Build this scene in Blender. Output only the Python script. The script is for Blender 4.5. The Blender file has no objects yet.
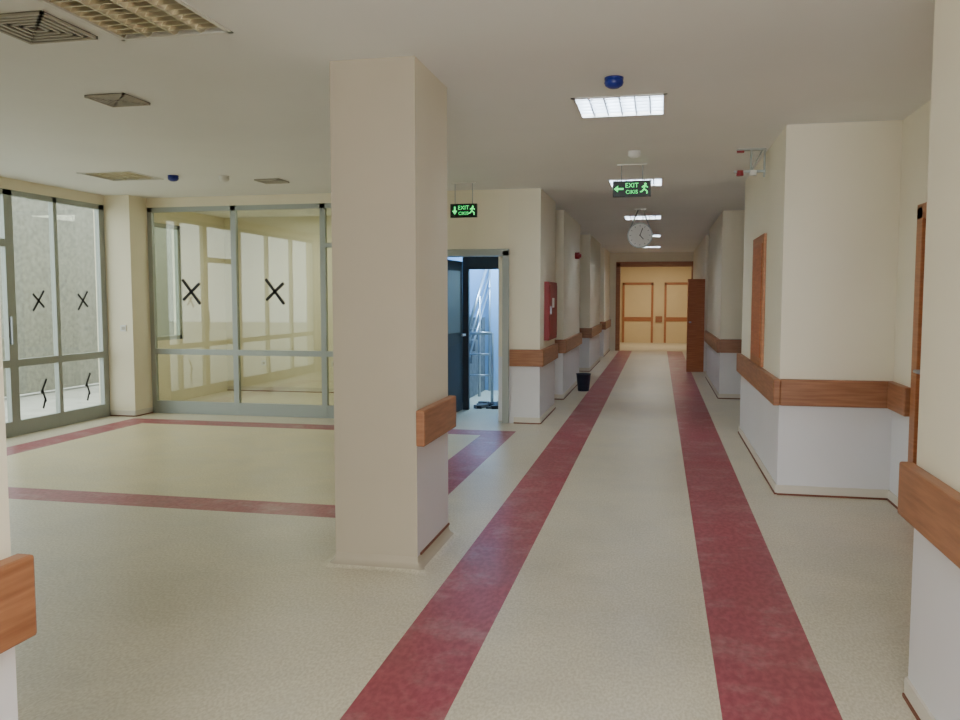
import bpy, bmesh, math, random
from mathutils import Vector, Matrix
random.seed(4)
H = 2.78
# ------------------------------------------------------------ materials
def lin(c):
    return tuple(((v/255)/12.92 if v/255 <= .04045 else (((v/255)+.055)/1.055)**2.4) for v in c)
def mat(name, col, rough=.6, metal=0, nscale=0, namt=.06, bump=0, emit=0, spec=.5):
    m = bpy.data.materials.new(name); m.use_nodes = True
    nt = m.node_tree; b = nt.nodes['Principled BSDF']
    c = (*lin(col), 1)
    b.inputs['Base Color'].default_value = c
    b.inputs['Roughness'].default_value = rough
    b.inputs['Metallic'].default_value = metal
    b.inputs['Specular IOR Level'].default_value = spec
    if nscale:
        g = nt.nodes.new('ShaderNodeNewGeometry')
        n = nt.nodes.new('ShaderNodeTexNoise'); n.inputs['Scale'].default_value = nscale
        n.inputs['Detail'].default_value = 5
        nt.links.new(g.outputs['Position'], n.inputs['Vector'])
        r = nt.nodes.new('ShaderNodeValToRGB')
        r.color_ramp.elements[0].position = .35; r.color_ramp.elements[1].position = .65
        r.color_ramp.elements[0].color = tuple(v*(1-namt) for v in c[:3])+(1,)
        r.color_ramp.elements[1].color = tuple(min(1, v*(1+namt)) for v in c[:3])+(1,)
        nt.links.new(n.outputs['Fac'], r.inputs['Fac'])
        nt.links.new(r.outputs['Color'], b.inputs['Base Color'])
        if bump:
            bp = nt.nodes.new('ShaderNodeBump'); bp.inputs['Strength'].default_value = bump
            bp.inputs['Distance'].default_value = .01
            nt.links.new(n.outputs['Fac'], bp.inputs['Height'])
            nt.links.new(bp.outputs['Normal'], b.inputs['Normal'])
    if emit:
        b.inputs['Emission Color'].default_value = c
        b.inputs['Emission Strength'].default_value = emit
    return m

def two_tone(name, up, low, zc=.79):
    m = mat(name, up, .5)
    nt = m.node_tree; b = nt.nodes['Principled BSDF']
    g = nt.nodes.new('ShaderNodeNewGeometry'); s = nt.nodes.new('ShaderNodeSeparateXYZ')
    nt.links.new(g.outputs['Position'], s.inputs[0])
    c = nt.nodes.new('ShaderNodeMath'); c.operation = 'GREATER_THAN'; c.inputs[1].default_value = zc
    nt.links.new(s.outputs['Z'], c.inputs[0])
    mx = nt.nodes.new('ShaderNodeMix'); mx.data_type = 'RGBA'
    mx.inputs[6].default_value = (*lin(low), 1); mx.inputs[7].default_value = (*lin(up), 1)
    nt.links.new(c.outputs[0], mx.inputs[0])
    n = nt.nodes.new('ShaderNodeTexNoise'); n.inputs['Scale'].default_value = 1.7; n.inputs['Detail'].default_value = 6
    nt.links.new(g.outputs['Position'], n.inputs['Vector'])
    r = nt.nodes.new('ShaderNodeMapRange'); r.inputs[3].default_value = .94; r.inputs[4].default_value = 1.03
    nt.links.new(n.outputs['Fac'], r.inputs[0])
    v = nt.nodes.new('ShaderNodeVectorMath'); v.operation = 'SCALE'
    nt.links.new(mx.outputs[2], v.inputs[0]); nt.links.new(r.outputs[0], v.inputs['Scale'])
    nt.links.new(v.outputs[0], b.inputs['Base Color'])
    return m

def vinyl(name, a, bcol, scale=60, rough=.30):
    """speckled sheet vinyl with dusty scuffed wear"""
    m = mat(name, a, rough)
    nt = m.node_tree; b = nt.nodes['Principled BSDF']
    g = nt.nodes.new('ShaderNodeNewGeometry')
    mp = nt.nodes.new('ShaderNodeMapping'); mp.inputs['Scale'].default_value = (1.6, .8, 1)
    nt.links.new(g.outputs['Position'], mp.inputs[0])
    n = nt.nodes.new('ShaderNodeTexNoise'); n.inputs['Scale'].default_value = scale; n.inputs['Detail'].default_value = 3
    nt.links.new(mp.outputs[0], n.inputs['Vector'])
    r = nt.nodes.new('ShaderNodeValToRGB')
    r.color_ramp.elements[0].position = .38; r.color_ramp.elements[1].position = .62
    r.color_ramp.elements[0].color = (*lin(a), 1); r.color_ramp.elements[1].color = (*lin(bcol), 1)
    nt.links.new(n.outputs['Fac'], r.inputs['Fac'])
    n2 = nt.nodes.new('ShaderNodeTexNoise'); n2.inputs['Scale'].default_value = 1.5; n2.inputs['Detail'].default_value = 10
    n2.inputs['Roughness'].default_value = .62; n2.inputs['Distortion'].default_value = .6
    nt.links.new(g.outputs['Position'], n2.inputs['Vector'])
    mr = nt.nodes.new('ShaderNodeMapRange'); mr.inputs[1].default_value = .25; mr.inputs[2].default_value = .75
    mr.inputs[3].default_value = .84; mr.inputs[4].default_value = 1.08
    nt.links.new(n2.outputs['Fac'], mr.inputs[0])
    v = nt.nodes.new('ShaderNodeVectorMath'); v.operation = 'SCALE'
    nt.links.new(r.outputs[0], v.inputs[0]); nt.links.new(mr.outputs[0], v.inputs['Scale'])
    # thin film of pale dust in patches
    n3 = nt.nodes.new('ShaderNodeTexNoise'); n3.inputs['Scale'].default_value = 3.2; n3.inputs['Detail'].default_value = 12
    n3.inputs['Roughness'].default_value = .7
    nt.links.new(g.outputs['Position'], n3.inputs['Vector'])
    m3 = nt.nodes.new('ShaderNodeMapRange'); m3.inputs[1].default_value = .5; m3.inputs[2].default_value = .75; m3.inputs[4].default_value = .35
    nt.links.new(n3.outputs['Fac'], m3.inputs[0])
    mx = nt.nodes.new('ShaderNodeMix'); mx.data_type = 'RGBA'; mx.inputs[7].default_value = (*lin((212, 204, 192)), 1)
    nt.links.new(m3.outputs[0], mx.inputs[0]); nt.links.new(v.outputs[0], mx.inputs[6])
    nt.links.new(mx.outputs[2], b.inputs['Base Color'])
    mr2 = nt.nodes.new('ShaderNodeMapRange'); mr2.inputs[3].default_value = rough-.06; mr2.inputs[4].default_value = rough+.2
    nt.links.new(n2.outputs['Fac'], mr2.inputs[0]); nt.links.new(mr2.outputs[0], b.inputs['Roughness'])
    return m

def wood(name, a, c):
    m = mat(name, a, .42)
    nt = m.node_tree; b = nt.nodes['Principled BSDF']
    g = nt.nodes.new('ShaderNodeNewGeometry')
    mp = nt.nodes.new('ShaderNodeMapping'); mp.inputs['Scale'].default_value = (2, 2, 30)
    nt.links.new(g.outputs['Position'], mp.inputs[0])
    n = nt.nodes.new('ShaderNodeTexNoise'); n.inputs['Scale'].default_value = 2; n.inputs['Detail'].default_value = 6
    nt.links.new(mp.outputs[0], n.inputs['Vector'])
    r = nt.nodes.new('ShaderNodeValToRGB')
    r.color_ramp.elements[0].position = .3; r.color_ramp.elements[1].position = .7
    r.color_ramp.elements[0].color = (*lin(a), 1); r.color_ramp.elements[1].color = (*lin(c), 1)
    nt.links.new(n.outputs['Fac'], r.inputs['Fac']); nt.links.new(r.outputs[0], b.inputs['Base Color'])
    return m

def glassmat(name, tint=(246, 248, 242), refl=.07):
    m = bpy.data.materials.new(name); m.use_nodes = True
    nt = m.node_tree; nt.nodes.clear()
    o = nt.nodes.new('ShaderNodeOutputMaterial'); t = nt.nodes.new('ShaderNodeBsdfTransparent')
    t.inputs[0].default_value = (*lin(tint), 1)
    gl = nt.nodes.new('ShaderNodeBsdfGlossy'); gl.inputs['Roughness'].default_value = .02
    mx = nt.nodes.new('ShaderNodeMixShader'); mx.inputs[0].default_value = refl
    nt.links.new(t.outputs[0], mx.inputs[1]); nt.links.new(gl.outputs[0], mx.inputs[2])
    nt.links.new(mx.outputs[0], o.inputs[0])
    return m

M = dict(
    wall=two_tone('corridor_paint', (240, 231, 208), (229, 227, 229)),
    cream=mat('cream_paint', (240, 231, 206), .55, nscale=1.5, namt=.03),
    col_shaded=mat('column_shaded_paint', (184, 171, 150), .6, nscale=1.5, namt=.03),  # shade on the column front is darkened into its beige
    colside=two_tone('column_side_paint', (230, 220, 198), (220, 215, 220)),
    ceil=mat('ceiling_paint', (238, 237, 233), .7, nscale=.8, namt=.02),
    floor=vinyl('vinyl_beige', (204, 193, 168), (224, 215, 193)),
    floor_warm_lit=vinyl('vinyl_warm_lit', (210, 195, 154), (227, 214, 176)),  # warm light inside the striped rectangle is tinted into this vinyl
    red=vinyl('vinyl_red', (150, 60, 74), (170, 80, 92), 25),
    wood=wood('wood_rail', (142, 90, 58), (172, 118, 82)),
    doorw=wood('wood_door', (166, 92, 56), (192, 118, 78)),
    frame=wood('wood_frame', (160, 100, 60), (184, 122, 78)),
    skirt=mat('skirting_vinyl', (218, 210, 196), .5),
    brown=mat('brown_seal', (120, 66, 44), .6),
    alu=mat('aluminium', (166, 172, 168), .45, .35),
    alud=mat('dark_aluminium', (110, 114, 114), .4, .4),
    glass=glassmat('glass_clear'),
    glassg=glassmat('glass_tinted', (234, 238, 228), .09),
    black=mat('black_tape', (14, 16, 16), .6),
    white=mat('white_plastic', (232, 230, 224), .4),
    blue=mat('blue_plastic', (24, 40, 130), .35),
    chrome=mat('louvre_metal', (200, 206, 212), .3, .6),
    bronze=mat('louvre_unlit', (220, 212, 190), .3, .7),
    tube=mat('tube_unlit', (240, 240, 235), .4),
    lit=mat('tube_lit', (230, 241, 255), .4, emit=29),
    vent=mat('vent_grey', (186, 180, 166), .5, .1),
    ventd=mat('vent_dark', (90, 84, 75), .7),
    greeng=mat('sign_green', (60, 235, 120), .5, emit=1.6),
    signb=mat('sign_black', (8, 24, 16), .4),
    redp=mat('red_paint', (140, 30, 36), .45),
    steel=mat('stainless', (170, 176, 184), .3, .7),
    darkd=mat('dark_door', (46, 48, 54), .5),
    stair_bluelit=mat('stair_plaster_bluelit', (150, 186, 226), .7),  # bluish light in the stairwell is tinted into the plaster colour
    concrete=mat('concrete', (120, 122, 126), .85, nscale=12, namt=.15, bump=.3),
    stucco=mat('stucco_grey', (142, 142, 132), .95, nscale=14, namt=.16, bump=.3),
    ground=mat('ground_pale', (190, 190, 182), .9, nscale=3, namt=.1),
    bin=mat('bin_plastic', (24, 30, 48), .4),
    endw=mat('end_wall_paint', (224, 202, 160), .6, nscale=1.2, namt=.04),
)

# ------------------------------------------------------------ mesh builder
class MB:
    def __init__(s): s.bm = bmesh.new(); s.mats = []
    def mi(s, k):
        m = M[k]
        if m not in s.mats: s.mats.append(m)
        return s.mats.index(m)
    def _fin(s, vs, k, mtx=None, smooth=False):
        i = s.mi(k)
        if mtx is not None: bmesh.ops.transform(s.bm, matrix=mtx, verts=vs)
        fs = {f for v in vs for f in v.link_faces}
        for f in fs: f.material_index = i; f.smooth = smooth
        return fs
    def box(s, x0, x1, y0, y1, z0, z1, k, mtx=None):
        r = bmesh.ops.create_cube(s.bm, size=1)['verts']
        for v in r:
            v.co = Vector(((x0+x1)/2+v.co.x*(x1-x0), (y0+y1)/2+v.co.y*(y1-y0), (z0+z1)/2+v.co.z*(z1-z0)))
        s._fin(r, k, mtx); return s
    def cyl(s, p0, p1, r0, k, r1=None, seg=20):
        p0 = Vector(p0); p1 = Vector(p1); d = p1-p0
        q = d.to_track_quat('Z', 'Y').to_matrix().to_4x4()
        r = bmesh.ops.create_cone(s.bm, cap_ends=True, segments=seg, radius1=r0, radius2=r0 if r1 is None else r1, depth=d.length)['verts']
        fs = s._fin(r, k, Matrix.Translation((p0+p1)/2) @ q)
        for f in fs: f.smooth = len(f.verts) == 4
        return s
    def poly(s, pts, k):
        f = s.bm.faces.new([s.bm.verts.new(p) for p in pts]); f.material_index = s.mi(k); return s
    def lathe(s, c, prof, k, seg=32):
        c = Vector(c); rings = []
        for r, z in prof:
            rings.append([s.bm.verts.new(c+Vector((r*math.cos(2*math.pi*i/seg), r*math.sin(2*math.pi*i/seg), z))) for i in range(seg)])
        i0 = s.mi(k)
        for a, b in zip(rings, rings[1:]):
            for i in range(seg):
                f = s.bm.faces.new((a[i], a[(i+1) % seg], b[(i+1) % seg], b[i])); f.material_index = i0; f.smooth = True
        return s
    def make(s, name, bevel=0, parent=None, norm=True):
        if norm: bmesh.ops.recalc_face_normals(s.bm, faces=s.bm.faces)
        vs = [v.co for v in s.bm.verts]
        mn = Vector([min(v[i] for v in vs) for i in range(3)]); mx = Vector([max(v[i] for v in vs) for i in range(3)])
        c = (mn+mx)/2
        for v in s.bm.verts: v.co -= c
        me = bpy.data.meshes.new(name); s.bm.to_mesh(me); s.bm.free()
        for m in s.mats: me.materials.append(m)
        o = bpy.data.objects.new(name, me); o.location = c
        bpy.context.scene.collection.objects.link(o)
        if bevel:
            b = o.modifiers.new('bevel', 'BEVEL'); b.width = bevel; b.segments = 2; b.limit_method = 'ANGLE'
        if parent:
            o.parent = parent; o.location = c-parent.location
        return o

def grid(name, xs, ys, z, fn, up=True):
    bm = bmesh.new(); ks = []; vd = {}
    def V(x, y):
        if (x, y) not in vd: vd[(x, y)] = bm.verts.new((x, y, z))
        return vd[(x, y)]
    for i in range(len(xs)-1):
        for j in range(len(ys)-1):
            k = fn((xs[i]+xs[i+1])/2, (ys[j]+ys[j+1])/2)
            if k is None: continue
            if k not in ks: ks.append(k)
            q = [V(xs[i], ys[j]), V(xs[i+1], ys[j]), V(xs[i+1], ys[j+1]), V(xs[i], ys[j+1])]
            if not up: q.reverse()
            f = bm.faces.new(q); f.material_index = ks.index(k)
    me = bpy.data.meshes.new(name); bm.to_mesh(me); bm.free()
    for k in ks: me.materials.append(M[k])
    o = bpy.data.objects.new(name, me); bpy.context.scene.collection.objects.link(o)
    return o

# ------------------------------------------------------------ floor
SL = (-1.09, -.725); SR = (.245, .665)
RX = (-6.4, -6.05, -1.89, -1.55); RY = (5.25, 5.58, 8.82, 9.16)
def ff(x, y):
    if SL[0] < x < SL[1] or SR[0] < x < SR[1]:
        if y < 24: return 'red'
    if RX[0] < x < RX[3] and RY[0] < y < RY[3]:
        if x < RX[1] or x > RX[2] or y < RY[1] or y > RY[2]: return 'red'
        return 'floor_warm_lit'
    return 'floor'
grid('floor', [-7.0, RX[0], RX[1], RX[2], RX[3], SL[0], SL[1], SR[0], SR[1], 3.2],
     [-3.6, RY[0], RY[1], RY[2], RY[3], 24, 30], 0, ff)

# ------------------------------------------------------------ ceiling with recesses
lights = [(-.27, 5.74, 1), (-.27, 9.5, 1), (-.27, 13.6, 1), (-.27, 17.6, 1), (-.27, 21.4, 1),
          (-2.33, 3.47, 0), (-5.55, 7.86, 0), (-.25, 1.4, 1)]
hs = .29
holes = [(x-hs, x+hs, y-hs, y+hs) for x, y, _ in lights]
xs = sorted({-7.0, 3.2} | {round(h[0], 4) for h in holes} | {round(h[1], 4) for h in holes})
ys = sorted({-3.6, 30} | {round(h[2], 4) for h in holes} | {round(h[3], 4) for h in holes})
grid('ceiling', xs, ys, H, lambda x, y: None if any(h[0] < x < h[1] and h[2] < y < h[3] for h in holes) else 'ceil', up=False)

def louvre_light(x, y, on):
    m = MB(); k = 'chrome' if on else 'bronze'; s = hs; d = .10
    for a in (-1, 1):
        m.box(x+a*s-.012, x+a*s+.012, y-s-.012, y+s+.012, H-.006, H+.004, 'white')
        m.box(x-s-.012, x+s+.012, y+a*s-.012, y+a*s+.012, H-.006, H+.004, 'white')
        m.box(x+a*(s+.002)-.002, x+a*(s+.002)+.002, y-s, y+s, H, H+d, 'white')
        m.box(x-s, x+s, y+a*(s+.002)-.002, y+a*(s+.002)+.002, H, H+d, 'white')
    m.box(x-s, x+s, y-s, y+s, H+d, H+d+.01, 'white')
    if on:
        for i in range(4):
            tx = x-s+.0725+i*.145
            m.box(tx-.045, tx+.045, y-s+.01, y+s-.01, H+.07, H+.085, 'lit')
    else:
        for i in range(4):
            tx = x-s+.0725+i*.145
            m.cyl((tx, y-s+.01, H+.07), (tx, y+s-.01, H+.07), .013, 'tube', seg=12)
    nx, ny = (6, 6) if on else (4, 9)
    for i in range(nx+1):
        lx = x-s+2*s*i/nx
        w0, w1 = .004, (.009 if on else .034)
        m.poly([(lx-w0, y-s, H), (lx-w1, y-s, H+.045), (lx-w1, y+s, H+.045), (lx-w0, y+s, H)], k)
        m.poly([(lx+w0, y-s, H), (lx+w0, y+s, H), (lx+w1, y+s, H+.045), (lx+w1, y-s, H+.045)], k)
        m.poly([(lx-w0, y-s, H), (lx-w0, y+s, H), (lx+w0, y+s, H), (lx+w0, y-s, H)], k)
    for j in range(1, ny):
        ly = y-s+2*s*j/ny
        m.box(x-s, x+s, ly-.004, ly+.004, H+.003, H+.035, k)
    return m.make('recessed_ceiling_light', norm=False)
for l in lights: louvre_light(*l)

def diffuser(x, y, s=.2):
    m = MB()
    m.box(x-s, x+s, y-s, y+s, H-.004, H-.001, 'ventd')
    for i in range(5):
        r = s-i*s*.19; w = s*.08
        z1 = H-.004; z0 = H-.016+.001*i
        for a in (-1, 1):
            m.box(x+a*(r-w/2)-w/2, x+a*(r-w/2)+w/2, y-r, y+r, z0, z1, 'vent')
            m.box(x-r, x+r, y+a*(r-w/2)-w/2, y+a*(r-w/2)+w/2, z0, z1, 'vent')
    m.make('air_vent')
diffuser(-2.90, 3.50, .19); diffuser(-3.43, 4.85, .14); diffuser(-4.15, 8.5, .14)

# ------------------------------------------------------------ walls
def wall(name, x0, x1, y0, y1, z0=0, z1=H, k='wall'):
    return MB().box(x0, x1, y0, y1, z0, z1, k).make(name)
PY = 6.60; PX = .905
wall('wall_right', .94, 1.86, -3.5, 3.3)
MB().box(1.70, 1.86, 3.3, 5.12, 0, H, 'wall').box(1.70, 1.86, 6.04, PY, 0, H, 'wall').box(1.70, 1.86, 5.12, 6.04, 2.06, H, 'wall').make('wall_right')
wall('wall_right', PX, 1.86, PY, 9.6)
wall('wall_right', 1.71, 1.86, 9.6, 12.8)
wall('wall_right', .90, 1.86, 12.8, 16.2)
wall('wall_right', 1.71, 1.86, 16.2, 17.6)
wall('wall_right', .92, 1.86, 17.6, 24)
LY = 9.75
wall('wall_left', -1.75, -1.37, LY, 11.2)
wall('wall_left', -1.90, -1.75, LY+.15, 17)
wall('wall_left', -1.75, -1.37, 12.2, 14.8)
wall('wall_left', -1.90, -1.37, 17, 20)
wall('wall_left', -1.90, -1.75, 20, 21.5)
wall('wall_left', -1.90, -1.37, 21.5, 24)
wall('wall_left', -1.65, -1.50, -3.5, 1.66)
wall('wall_front', -6.85, -1.65, 1.5, 1.66, k='cream')
MB().box(-3.65, -2.62, LY, LY+.15, 0, H, 'cream').box(-2.62, -1.75, LY, LY+.15, 2.02, H, 'cream').make('wall_back')
wall('wall_back', -3.80, -3.65, 9.65, 13.2, k='cream')
wall('wall_back', -6.85, -3.80, 12.3, 12.45, k='cream')
MB().box(-7.0, -6.85, 9.75, 10.1, 0, H, 'cream').box(-7.0, -6.85, 11.05, 12.45, 0, H, 'cream') \
    .box(-7.0, -6.85, 10.1, 11.05, 0, .9, 'cream').box(-7.0, -6.85, 10.1, 11.05, 2.55, H, 'cream').make('wall_left')
wall('wall_pilaster', -6.98, -6.47, 9.3, 9.75, k='cream')
wall('wall_left', -7.0, -6.85, 1.5, 3.6, k='cream')
wall('wall_back', -6.47, -3.80, 9.66, 9.74, 2.66, H, k='cream')
wall('wall_left', -6.9, -6.82, 3.6, 9.3, 2.66, H, k='cream')
MB().box(-1.65, 1.0, -3.6, -3.5, 0, .8, 'cream').box(-1.65, 1.0, -3.6, -3.5, 2.6, H, 'cream') \
    .box(-1.65, -1.2, -3.6, -3.5, .8, 2.6, 'cream').box(.7, 1.0, -3.6, -3.5, .8, 2.6, 'cream').make('wall_rear')
wall('wall_stairwell', -3.65, -1.90, 13.2, 13.35, k='stair_bluelit')
wall('wall_stairwell', -3.65, -3.60, LY+.15, 13.2, k='stair_bluelit')
MB().box(-3.1, -1.2, 24, 24.15, 0, H, 'cream').box(1.0, 3.2, 24, 24.15, 0, H, 'cream').box(-1.2, 1.0, 24, 24.15, 2.5, H, 'cream').make('wall_end')
wall('wall_end', -3.1, 3.2, 28.5, 28.65, k='endw')
wall('wall_end', -3.2, -3.1, 24, 28.65, k='endw')
wall('wall_end', 3.2, 3.3, 24, 28.65, k='endw')

# ------------------------------------------------------------ column with flared vinyl base
cx0, cx1, cy0, cy1 = -1.765, -1.285, 4.33, 5.02
m = MB()
m.box(cx0, cx1, cy0, cy1, 0, H, 'col_shaded')
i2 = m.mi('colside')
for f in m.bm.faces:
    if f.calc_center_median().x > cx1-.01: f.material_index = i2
def rrect(off, z, n=6):
    pts = []; r = .004+off
    for (px, py, a0) in ((cx1, cy1, 0), (cx0, cy1, 90), (cx0, cy0, 180), (cx1, cy0, 270)):
        qx = px-(.004 if px == cx1 else -.004); qy = py-(.004 if py == cy1 else -.004)
        g = 1.7 if (px == cx1 and py == cy0) else 1.0     # sheet bulges out at the exposed corner
        for i in range(n+1):
            a = math.radians(a0+90*i/n)
            k = 1+(g-1)*math.sin(math.pi*i/n)*min(1, off/.05)
            pts.append((qx+r*k*math.cos(a), qy+r*k*math.sin(a), z))
    return pts
prof = [(.001, .07), (.003, .068), (.006, .04), (.016, .022), (.036, .010), (.06, .003), (.075, .0005)]
rings = [[m.bm.verts.new(p) for p in rrect(o, z)] for o, z in prof]
ki = m.mi('col_shaded'); kf = m.mi('floor')
for n, (a, b) in enumerate(zip(rings, rings[1:])):
    L = len(a)
    for i in range(L):
        f = m.bm.faces.new((a[i], b[i], b[(i+1) % L], a[(i+1) % L])); f.smooth = True
        f.material_index = ki if n < 4 else kf
# brown sealing strip along the corridor face
m.box(cx1+.001, cx1+.009, cy0+.05, cy1, .066, .078, 'brown')
m.make('column', norm=False)

# ------------------------------------------------------------ handrails
def rail(boxes, name='handrail'):
    m = MB()
    for b in boxes: m.box(*b, .69, .89, 'wood')
    m.make(name, bevel=.008)
T = .05
rail([(cx1, cx1+T, cy0-.02, cy1+.02)])
rail([(.94-T, .94, .3, 3.34)])
rail([(-1.50, -1.50+T, -1, 1.68)])
rail([(PX-T, PX, PY-T, 9.6), (PX, 1.70, PY-T, PY), (1.70-T, 1.70, 6.12, PY-T)])
rail([(.90-T, .90, 12.8-T, 16.2), (.90, 1.71, 12.8-T, 12.8)])
rail([(.92-T, .92, 17.7, 23.9)])
rail([(-1.73, -1.37+T, LY-T, LY), (-1.37, -1.37+T, LY, 11.2)])
rail([(-1.75, -1.37+T, 12.2-T, 12.2), (-1.37, -1.37+T, 12.2, 14.8)])
rail([(-1.75, -1.37+T, 17-T, 17), (-1.37, -1.37+T, 17, 20)])
rail([(-1.75, -1.37+T, 21.5-T, 21.5), (-1.37, -1.37+T, 21.5, 23.9)])
rail([(-3.0, -1.3, 28.5-T, 28.5), (-.1, .12, 28.5-T, 28.5), (1.05, 3, 28.5-T, 28.5)])

# ------------------------------------------------------------ baseboards
def base(name, segs):
    m = MB()
    for x0, y0, x1, y1, nx, ny in segs:
        t = .012
        a = (min(x0, x1, x0+nx*t), max(x0, x1, x0+nx*t), min(y0, y1, y0+ny*t), max(y0, y1, y0+ny*t))
        m.box(*a, .014, .075, 'skirt')
        t = .018
        a = (min(x0, x1, x0+nx*t), max(x0, x1, x0+nx*t), min(y0, y1, y0+ny*t), max(y0, y1, y0+ny*t))
        m.box(*a, 0, .014, 'brown')
    m.make(name)
base('baseboard_right', [(.94, -3.5, .94, 3.3, -1, 0), (.94, 3.3, 1.70, 3.3, 0, 1), (1.70, 3.3, 1.70, 5.05, -1, 0), (1.70, 6.12, 1.70, PY, -1, 0),
    (PX, PY, 1.70, PY, 0, -1), (PX, PY, PX, 9.6, -1, 0), (1.71, 9.6, 1.71, 12.8, -1, 0), (.90, 12.8, 1.71, 12.8, 0, -1),
    (.90, 12.8, .90, 16.2, -1, 0), (.92, 17.6, .92, 24, -1, 0)])
base('baseboard_left', [(-1.50, -3.5, -1.50, 1.66, 1, 0), (-1.68, LY, -1.37, LY, 0, -1), (-1.37, LY, -1.37, 11.2, 1, 0), (-1.75, 12.2, -1.37, 12.2, 0, -1),
    (-1.37, 12.2, -1.37, 14.8, 1, 0), (-1.75, 17, -1.37, 17, 0, -1), (-1.37, 17, -1.37, 20, 1, 0), (-1.37, 21.5, -1.37, 24, 1, 0)])
base('baseboard_back', [(-3.65, LY, -2.7, LY, 0, -1), (-6.82, 9.3, -6.47, 9.3, 0, -1), (-6.47, 9.3, -6.47, 9.65, 1, 0), (-6.85, 12.3, -3.8, 12.3, 0, -1)])

# ------------------------------------------------------------ glazed partitions
def tapeX(m, plane, c, u, z, s=.16, w=.018):
    for a, L in ((52, s*1.25), (-42, s)):
        if plane == 'y':
            mt = Matrix.Translation((u, c, z)) @ Matrix.Rotation(math.radians(a), 4, 'Y')
            m.box(-L, L, -.002, .002, -w, w, 'black', mt)
        else:
            mt = Matrix.Translation((c, u, z)) @ Matrix.Rotation(math.radians(a), 4, 'X')
            m.box(-.002, .002, -L, L, -w, w, 'black', mt)
y = 9.70
m = MB()
mull = [(-6.47, .06), (-5.30, .07), (-4.10, .07), (-3.86, .06)]
for x, w in mull: m.box(x, x+w, y-.03, y+.03, 0, 2.66, 'alu')
m.box(-6.47, -3.80, y-.03, y+.03, 2.60, 2.66, 'alu')
m.box(-6.47, -3.80, y-.028, y+.028, .77, .84, 'alu')
m.box(-6.47, -3.80, y-.028, y+.028, 0, .16, 'alu')
m.box(-4.03, -3.86, y-.028, y+.028, 2.12, 2.18, 'alu')
m.box(-6.45, -3.82, y-.004, y+.004, .1, 2.62, 'glassg')
tapeX(m, 'y', y-.012, -5.88, 1.58, .16); tapeX(m, 'y', y-.012, -4.72, 1.58, .16)
m.make('window_1')
x = -6.86
m = MB()
for yy, w in ((3.6, .07), (4.6, .06), (5.6, .06), (6.6, .12), (7.66, .12), (8.40, .06), (9.2, .1)):
    m.box(x-.03, x+.03, yy, yy+w, 0, 2.66, 'alu')
m.box(x-.03, x+.03, 3.6, 9.3, 2.60, 2.66, 'alu')
m.box(x-.028, x+.028, 3.6, 9.3, .75, .83, 'alu')
m.box(x-.028, x+.028, 3.6, 9.3, 0, .16, 'alu')
m.box(x-.028, x+.028, 6.6, 7.7, 2.05, 2.13, 'alu')
m.box(x-.004, x+.004, 3.62, 9.28, .1, 2.62, 'glass')
tapeX(m, 'x', x+.012, 8.14, 1.47, .115, .013); tapeX(m, 'x', x+.012, 8.88, 1.47, .115, .013)
for yy in (8.17, 8.92):
    for a, dz, L in ((60, .08, .09), (110, -.03, .08), (70, -.12, .06)):
        mt = Matrix.Translation((x+.012, yy, .42+dz)) @ Matrix.Rotation(math.radians(a), 4, 'X')
        m.box(-.002, .002, -L, L, -.013, .013, 'black', mt)
m.box(x+.03, x+.06, 7.68, 7.70, 1.0, 1.3, 'steel')
m.make('window_2')
m = MB()
for a, b in ((10.1, 10.16), (10.99, 11.05)): m.box(-6.93, -6.87, a, b, .9, 2.55, 'alu')
m.box(-6.93, -6.87, 10.1, 11.05, .9, .96, 'alu').box(-6.93, -6.87, 10.1, 11.05, 2.49, 2.55, 'alu')
m.box(-6.904, -6.896, 10.12, 11.03, .92, 2.52, 'glass')
m.make('window_3')
m = MB()
for a in (-1.2, -.28, .64): m.box(a, a+.06, -3.58, -3.52, .8, 2.6, 'alu')
for z in (.8, 2.54): m.box(-1.2, .7, -3.58, -3.52, z, z+.06, 'alu')
m.box(-1.18, .68, -3.554, -3.548, .84, 2.56, 'glass')
m.make('added_rear_window')  # unseen window, added to go with the fill light behind the camera

for sx in (-5.0, -4.8, -6.2):
    MB().box(sx-.04, sx+.04, 12.285, 12.3, .42, .5, 'white').box(sx-.02, sx+.02, 12.282, 12.286, .44, .48, 'vent').make('wall_socket', bevel=.003)
MB().box(-6.64, -6.56, 9.288, 9.3, 1.08, 1.16, 'white').box(-6.62, -6.58, 9.284, 9.289, 1.1, 1.14, 'vent').make('light_switch')

# ------------------------------------------------------------ stair door
m = MB()
m.box(-1.82, -1.74, LY-.03, LY+.18, 0, 2.06, 'alu').box(-2.70, -2.62, LY-.03, LY+.18, 0, 2.06, 'alu').box(-2.70, -1.74, LY-.03, LY+.18, 2.0, 2.08, 'alu')
m.make('door_frame', bevel=.004)
m = MB()
mt = Matrix.Translation((-2.60, LY+.19, 0)) @ Matrix.Rotation(math.radians(86), 4, 'Z')
m.box(0, .80, 0, .045, .01, 1.98, 'darkd', mt)
m.box(.12, .68, -.006, .0, .25, .9, 'darkd', mt).box(.12, .68, -.006, 0, 1.05, 1.85, 'alud', mt)
m.box(.72, .76, -.05, 0, 1.0, 1.03, 'steel', mt).box(.62, .76, -.06, -.045, 1.0, 1.03, 'steel', mt)
m.make('door_1', bevel=.004)
m = MB()
m.box(-2.56, -2.48, 10.80, 10.88, 0, 2.2, 'darkd').box(-2.02, -1.90, 10.80, 10.88, 0, 2.2, 'darkd').box(-2.48, -2.02, 10.80, 10.88, 1.88, 2.2, 'darkd')
m.make('inner_door_frame', bevel=.004)

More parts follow.
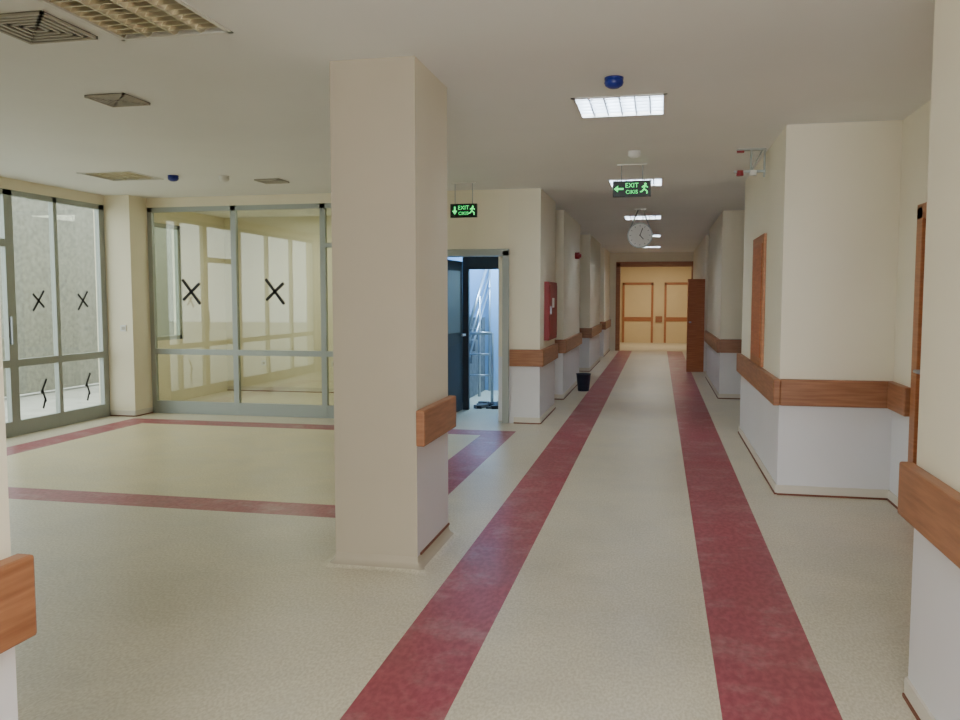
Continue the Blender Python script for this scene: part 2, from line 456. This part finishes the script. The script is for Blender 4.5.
# stairs & railing
m = MB()
for i in range(7):
    m.box(-3.55, -2.75, 11.5+i*.24, 13.19, i*.17 if i else 0, (i+1)*.17, 'concrete')
m.make('staircase')
m = MB()
for i in range(3):
    yy = 11.55+i*.78; z0 = (.17*(1+int((yy-11.5)/.24)))
    m.cyl((-2.66, yy, 0), (-2.66, yy, z0+.85), .02, 'steel')
for dz in (.85, .6, .38):
    m.cyl((-2.66, 11.5, .17+dz), (-2.66, 13.15, .17+dz+1.15), .024 if dz == .85 else .014, 'steel')
for zz in (1.0, .7, .4):
    m.cyl((-2.66, 11.52, zz), (-2.3, 11.52, zz), .022 if zz == 1.0 else .013, 'steel')
m.cyl((-2.3, 11.52, 0), (-2.3, 11.52, 1.0), .022, 'steel')
m.make('stair_railing')
m = MB()
for i in range(60):
    s = random.uniform(.02, .07)
    mt = Matrix.Translation((random.uniform(-2.42, -2.0), random.uniform(10.98, 11.38) if i % 3 else random.uniform(10.98, 11.2), s*.35)) @ Matrix.Rotation(random.random()*3, 4, 'Z')
    m.box(-s, s, -s*.6, s*.6, -s*.35, s*.35, 'darkd' if i % 4 else 'concrete', mt)
m.make('construction_rubble')

# ------------------------------------------------------------ right alcove door
m = MB()
m.box(1.68, 1.87, 5.98, 6.1, 0, 2.10, 'frame').box(1.68, 1.87, 5.06, 5.18, 0, 2.10, 'frame').box(1.68, 1.87, 5.06, 6.1, 2.02, 2.12, 'frame')
m.make('door_frame', bevel=.004)
m = MB()
m.box(1.71, 1.755, 5.18, 5.98, .005, 2.02, 'doorw')
m.cyl((1.71, 5.9, 1.02), (1.65, 5.9, 1.02), .012, 'steel').cyl((1.65, 5.91, 1.02), (1.65, 5.78, 1.02), .011, 'steel').cyl((1.715, 5.9, 1.02), (1.704, 5.9, 1.02), .028, 'steel')
m.make('door_2')
m = MB()
m.box(PX-.025, PX, 7.6, 8.45, .895, 2.06, 'frame').box(PX-.032, PX-.024, 7.67, 8.38, .97, 1.98, 'doorw')
m.make('wooden_cabinet_panel', bevel=.004)
m = MB()
m.box(-1.37, -1.31, 10.1, 10.9, .98, 1.7, 'redp').box(-1.31, -1.302, 10.14, 10.86, 1.02, 1.66, 'redp').box(-1.302, -1.298, 10.35, 10.55, 1.38, 1.5, 'white')
m.box(-1.302, -1.285, 10.16, 10.19, 1.3, 1.4, 'steel')
m.make('fire_hose_cabinet', bevel=.005)
MB().cyl((-1.37, 13.9, 2.2), (-1.30, 13.9, 2.2), .055, 'redp').cyl((-1.30, 13.9, 2.2), (-1.27, 13.9, 2.2), .04, 'redp', r1=.025).make('fire_alarm_bell')

m = MB()
mt = Matrix.Translation((.86, 17.3, 0)) @ Matrix.Rotation(math.radians(190), 4, 'Z')
m.box(-.04, .30, -.02, .025, .01, 1.88, 'doorw', mt).box(.23, .27, -.06, .06, 1.0, 1.03, 'steel', mt)
m.make('door_3', bevel=.004)

m = MB()
m.box(-1.2, -1.08, 23.96, 24.19, 0, 2.5, 'frame').box(.88, 1.0, 23.96, 24.19, 0, 2.5, 'frame').box(-1.2, 1.0, 23.96, 24.19, 2.38, 2.52, 'frame')
m.make('door_frame', bevel=.005)
for a, b in ((-1.2, -.18), (.18, 1.0)):
    m = MB()
    m.box(a, a+.07, 28.45, 28.5, 0, 2.0, 'frame').box(b-.07, b, 28.45, 28.5, 0, 2.0, 'frame').box(a, b, 28.45, 28.5, 1.94, 2.02, 'frame')
    m.box(a+.07, b-.07, 28.47, 28.5, 0, 1.94, 'endw').box(a+.07, b-.07, 28.455, 28.472, .72, .86, 'frame')
    m.make('door_4' if a < 0 else 'door_5')

# ------------------------------------------------------------ exit signs
def text(s, size, loc, parent):
    cu = bpy.data.curves.new('t', 'FONT'); cu.body = s; cu.size = size; cu.align_x = 'CENTER'; cu.align_y = 'CENTER'; cu.extrude = .001
    o = bpy.data.objects.new('t', cu); bpy.context.scene.collection.objects.link(o)
    bpy.context.view_layer.update()
    me = bpy.data.meshes.new_from_object(o.evaluated_get(bpy.context.evaluated_depsgraph_get()))
    bpy.data.objects.remove(o)
    t = bpy.data.objects.new('lettering', me); bpy.context.scene.collection.objects.link(t)
    me.materials.clear(); me.materials.append(M['greeng'])
    t.rotation_euler = (math.pi/2, 0, 0); t.parent = parent; t.location = Vector(loc)-parent.location
def exit_sign(x, y, z, w=.36, h=.15, down=False):
    m = MB()
    m.box(x-w/2, x+w/2, y-.02, y+.02, z-h/2, z+h/2, 'signb')
    for a in (-.1, .1): m.cyl((x+a, y, z+h/2), (x+a, y, H), .004, 'steel')
    m.box(x-.14, x+.14, y-.02, y+.02, H-.012, H, 'white')
    yy = y-.0215; ax = x-w*.33
    if down:
        m.poly([(ax-.03, yy, z-.0), (ax, yy, z-.045), (ax+.03, yy, z)], 'greeng'); m.box(ax-.009, ax+.009, yy, y-.019, z-.01, z+.045, 'greeng')
    else:
        m.poly([(ax-.05, yy, z), (ax-.012, yy, z+.032), (ax-.012, yy, z-.032)], 'greeng'); m.box(ax-.02, ax+.04, yy, y-.019, z-.009, z+.009, 'greeng')
    fx = x+w*.34
    m.cyl((fx+.005, yy, z+.042), (fx+.005, y-.019, z+.042), .011, 'greeng', seg=12)
    for (u0, v0, u1, v1) in ((0, .03, -.008, -.005), (-.008, -.005, .022, -.025), (.022, -.025, .018, -.05), (-.008, -.005, -.028, -.03), (-.028, -.03, -.045, -.03), (0, .028, .028, .01), (0, .028, -.028, .012)):
        d = Vector((u1-u0, 0, v1-v0)); n = Vector((-d.z, 0, d.x)).normalized()*.006
        p = Vector((fx+u0, yy, z+v0)); q = Vector((fx+u1, yy, z+v1))
        m.poly([p+n, p-n, q-n, q+n], 'greeng')
    o = m.make('exit_sign', norm=False)
    text('EXIT', .062, (x, y-.021, z+.03), o); text('CIKIS', .05, (x, y-.021, z-.032), o)
exit_sign(-.27, 8.2, 2.545)
exit_sign(-2.14, 9.1, 2.47, w=.3, down=True)

# ------------------------------------------------------------ hanging clock
x, y, z = -.28, 12.3, 2.40
m = MB()
m.cyl((x, y-.04, z), (x, y+.04, z), .18, 'alu', seg=40)
m.cyl((x, y-.048, z), (x, y-.04, z), .165, 'white', seg=40)
for i in range(12):
    mt = Matrix.Translation((x, y-.05, z)) @ Matrix.Rotation(i*math.pi/6, 4, 'Y')
    m.box(-.003, .003, -.002, .002, .125, .148, 'alud', mt)
for a, L in ((20, .11), (140, .075)):
    mt = Matrix.Translation((x, y-.053, z)) @ Matrix.Rotation(math.radians(a), 4, 'Y')
    m.box(-.005, .005, -.001, .001, -.01, L, 'black', mt)
m.cyl((x-.16, y, z+.06), (x-.03, y, H-.01), .010, 'alu').cyl((x+.16, y, z+.06), (x+.03, y, H-.01), .010, 'alu').box(x-.08, x+.08, y-.04, y+.04, H-.015, H, 'white')
m.make('hanging_clock')

# ------------------------------------------------------------ detectors
def detector(x, y, name, k):
    m = MB()
    m.cyl((x, y, H-.012), (x, y, H), .055, k, seg=28)
    m.lathe((x, y, H), [(.052, -.012), (.056, -.03), (.05, -.045), (.03, -.058), (.001, -.062)], k)
    m.make(name)
detector(-.276, 5.0, 'smoke_detector', 'blue'); detector(-5.0, 7.95, 'smoke_detector', 'blue')
detector(-.23, 7.5, 'smoke_detector', 'white'); detector(-4.5, 8.1, 'smoke_detector', 'white')

# hanging bracket: two drop rods, cross bar, small fittings
m = MB(); x, y = .79, 7.6
m.box(x-.15, x+.09, y-.03, y+.03, H-.012, H, 'alu')
m.cyl((x-.03, y, H-.2), (x-.03, y, H), .009, 'alu').cyl((x+.08, y, H-.24), (x+.08, y, H), .009, 'alu')
m.cyl((x-.03, y, H-.19), (x+.06, y, H-.01), .006, 'alu')
m.box(x-.17, x+.09, y-.015, y+.015, H-.20, H-.18, 'alu')
m.cyl((x-.12, y, H-.225), (x-.12, y, H-.18), .03, 'redp').cyl((x-.01, y, H-.225), (x-.01, y, H-.18), .03, 'white')
m.box(x-.15, x-.09, y-.02, y+.02, H-.012-.015, H-.012, 'redp')
m.make('ceiling_mounting_bracket', bevel=.002)

m = MB()
m.lathe((-1.17, 13.4, 0), [(.001, .003), (.085, .003), (.09, .01), (.115, .27), (.122, .275), (.122, .285), (.112, .285), (.085, .02), (.001, .02)], 'bin')
m.make('waste_bin', norm=False)

# ------------------------------------------------------------ exterior
MB().box(-9.9, -9.7, 10.9, 16, 0, 3.4, 'stucco').box(-9.9, -9.7, 8.0, 10.9, 0, .9, 'stucco').make('wall_exterior')
grid('ground', [-40, 40], [-30, 60], -.05, lambda x, y: 'ground')

# ------------------------------------------------------------ lights
w = bpy.data.worlds.new('world'); bpy.context.scene.world = w; w.use_nodes = True
w.node_tree.nodes['Background'].inputs[0].default_value = (.87, .94, 1, 1)
w.node_tree.nodes['Background'].inputs[1].default_value = 4.5
def area(name, loc, rot, sx, sy, e, col):
    l = bpy.data.lights.new(name, 'AREA'); l.shape = 'RECTANGLE'; l.size = sx; l.size_y = sy; l.energy = e; l.color = col
    o = bpy.data.objects.new(name, l); o.location = loc; o.rotation_euler = [math.radians(a) for a in rot]
    bpy.context.scene.collection.objects.link(o); return o
area('rear_fill_light', (-.25, -3.4, 1.7), (90, 0, 0), 1.8, 1.7, 200, (.86, .93, 1))  # added area fill behind the camera, set in an unseen window
area('glazed_room_lamp', (-5.2, 11.0, 2.7), (0, 0, 0), 1.0, 1.0, 30, (.98, .98, .95))
area('stairwell_blue_fill', (-2.3, 12.4, 2.7), (0, 0, 0), .6, .6, 95, (.42, .70, 1))  # added area light in place of bluish daylight, no fixture here
area('end_room_lamp', (0, 26.3, 2.7), (0, 0, 0), 1.2, 1.2, 48, (1, .88, .68))

# ------------------------------------------------------------ camera
cam = bpy.data.cameras.new('camera'); co = bpy.data.objects.new('camera', cam)
bpy.context.scene.collection.objects.link(co)
co.location = (0, 0, 1.5); co.rotation_euler = (math.radians(90-4.27), 0, math.radians(12.13))
cam.sensor_width = 36; cam.lens = 31.125; cam.clip_end = 200
bpy.context.scene.camera = co
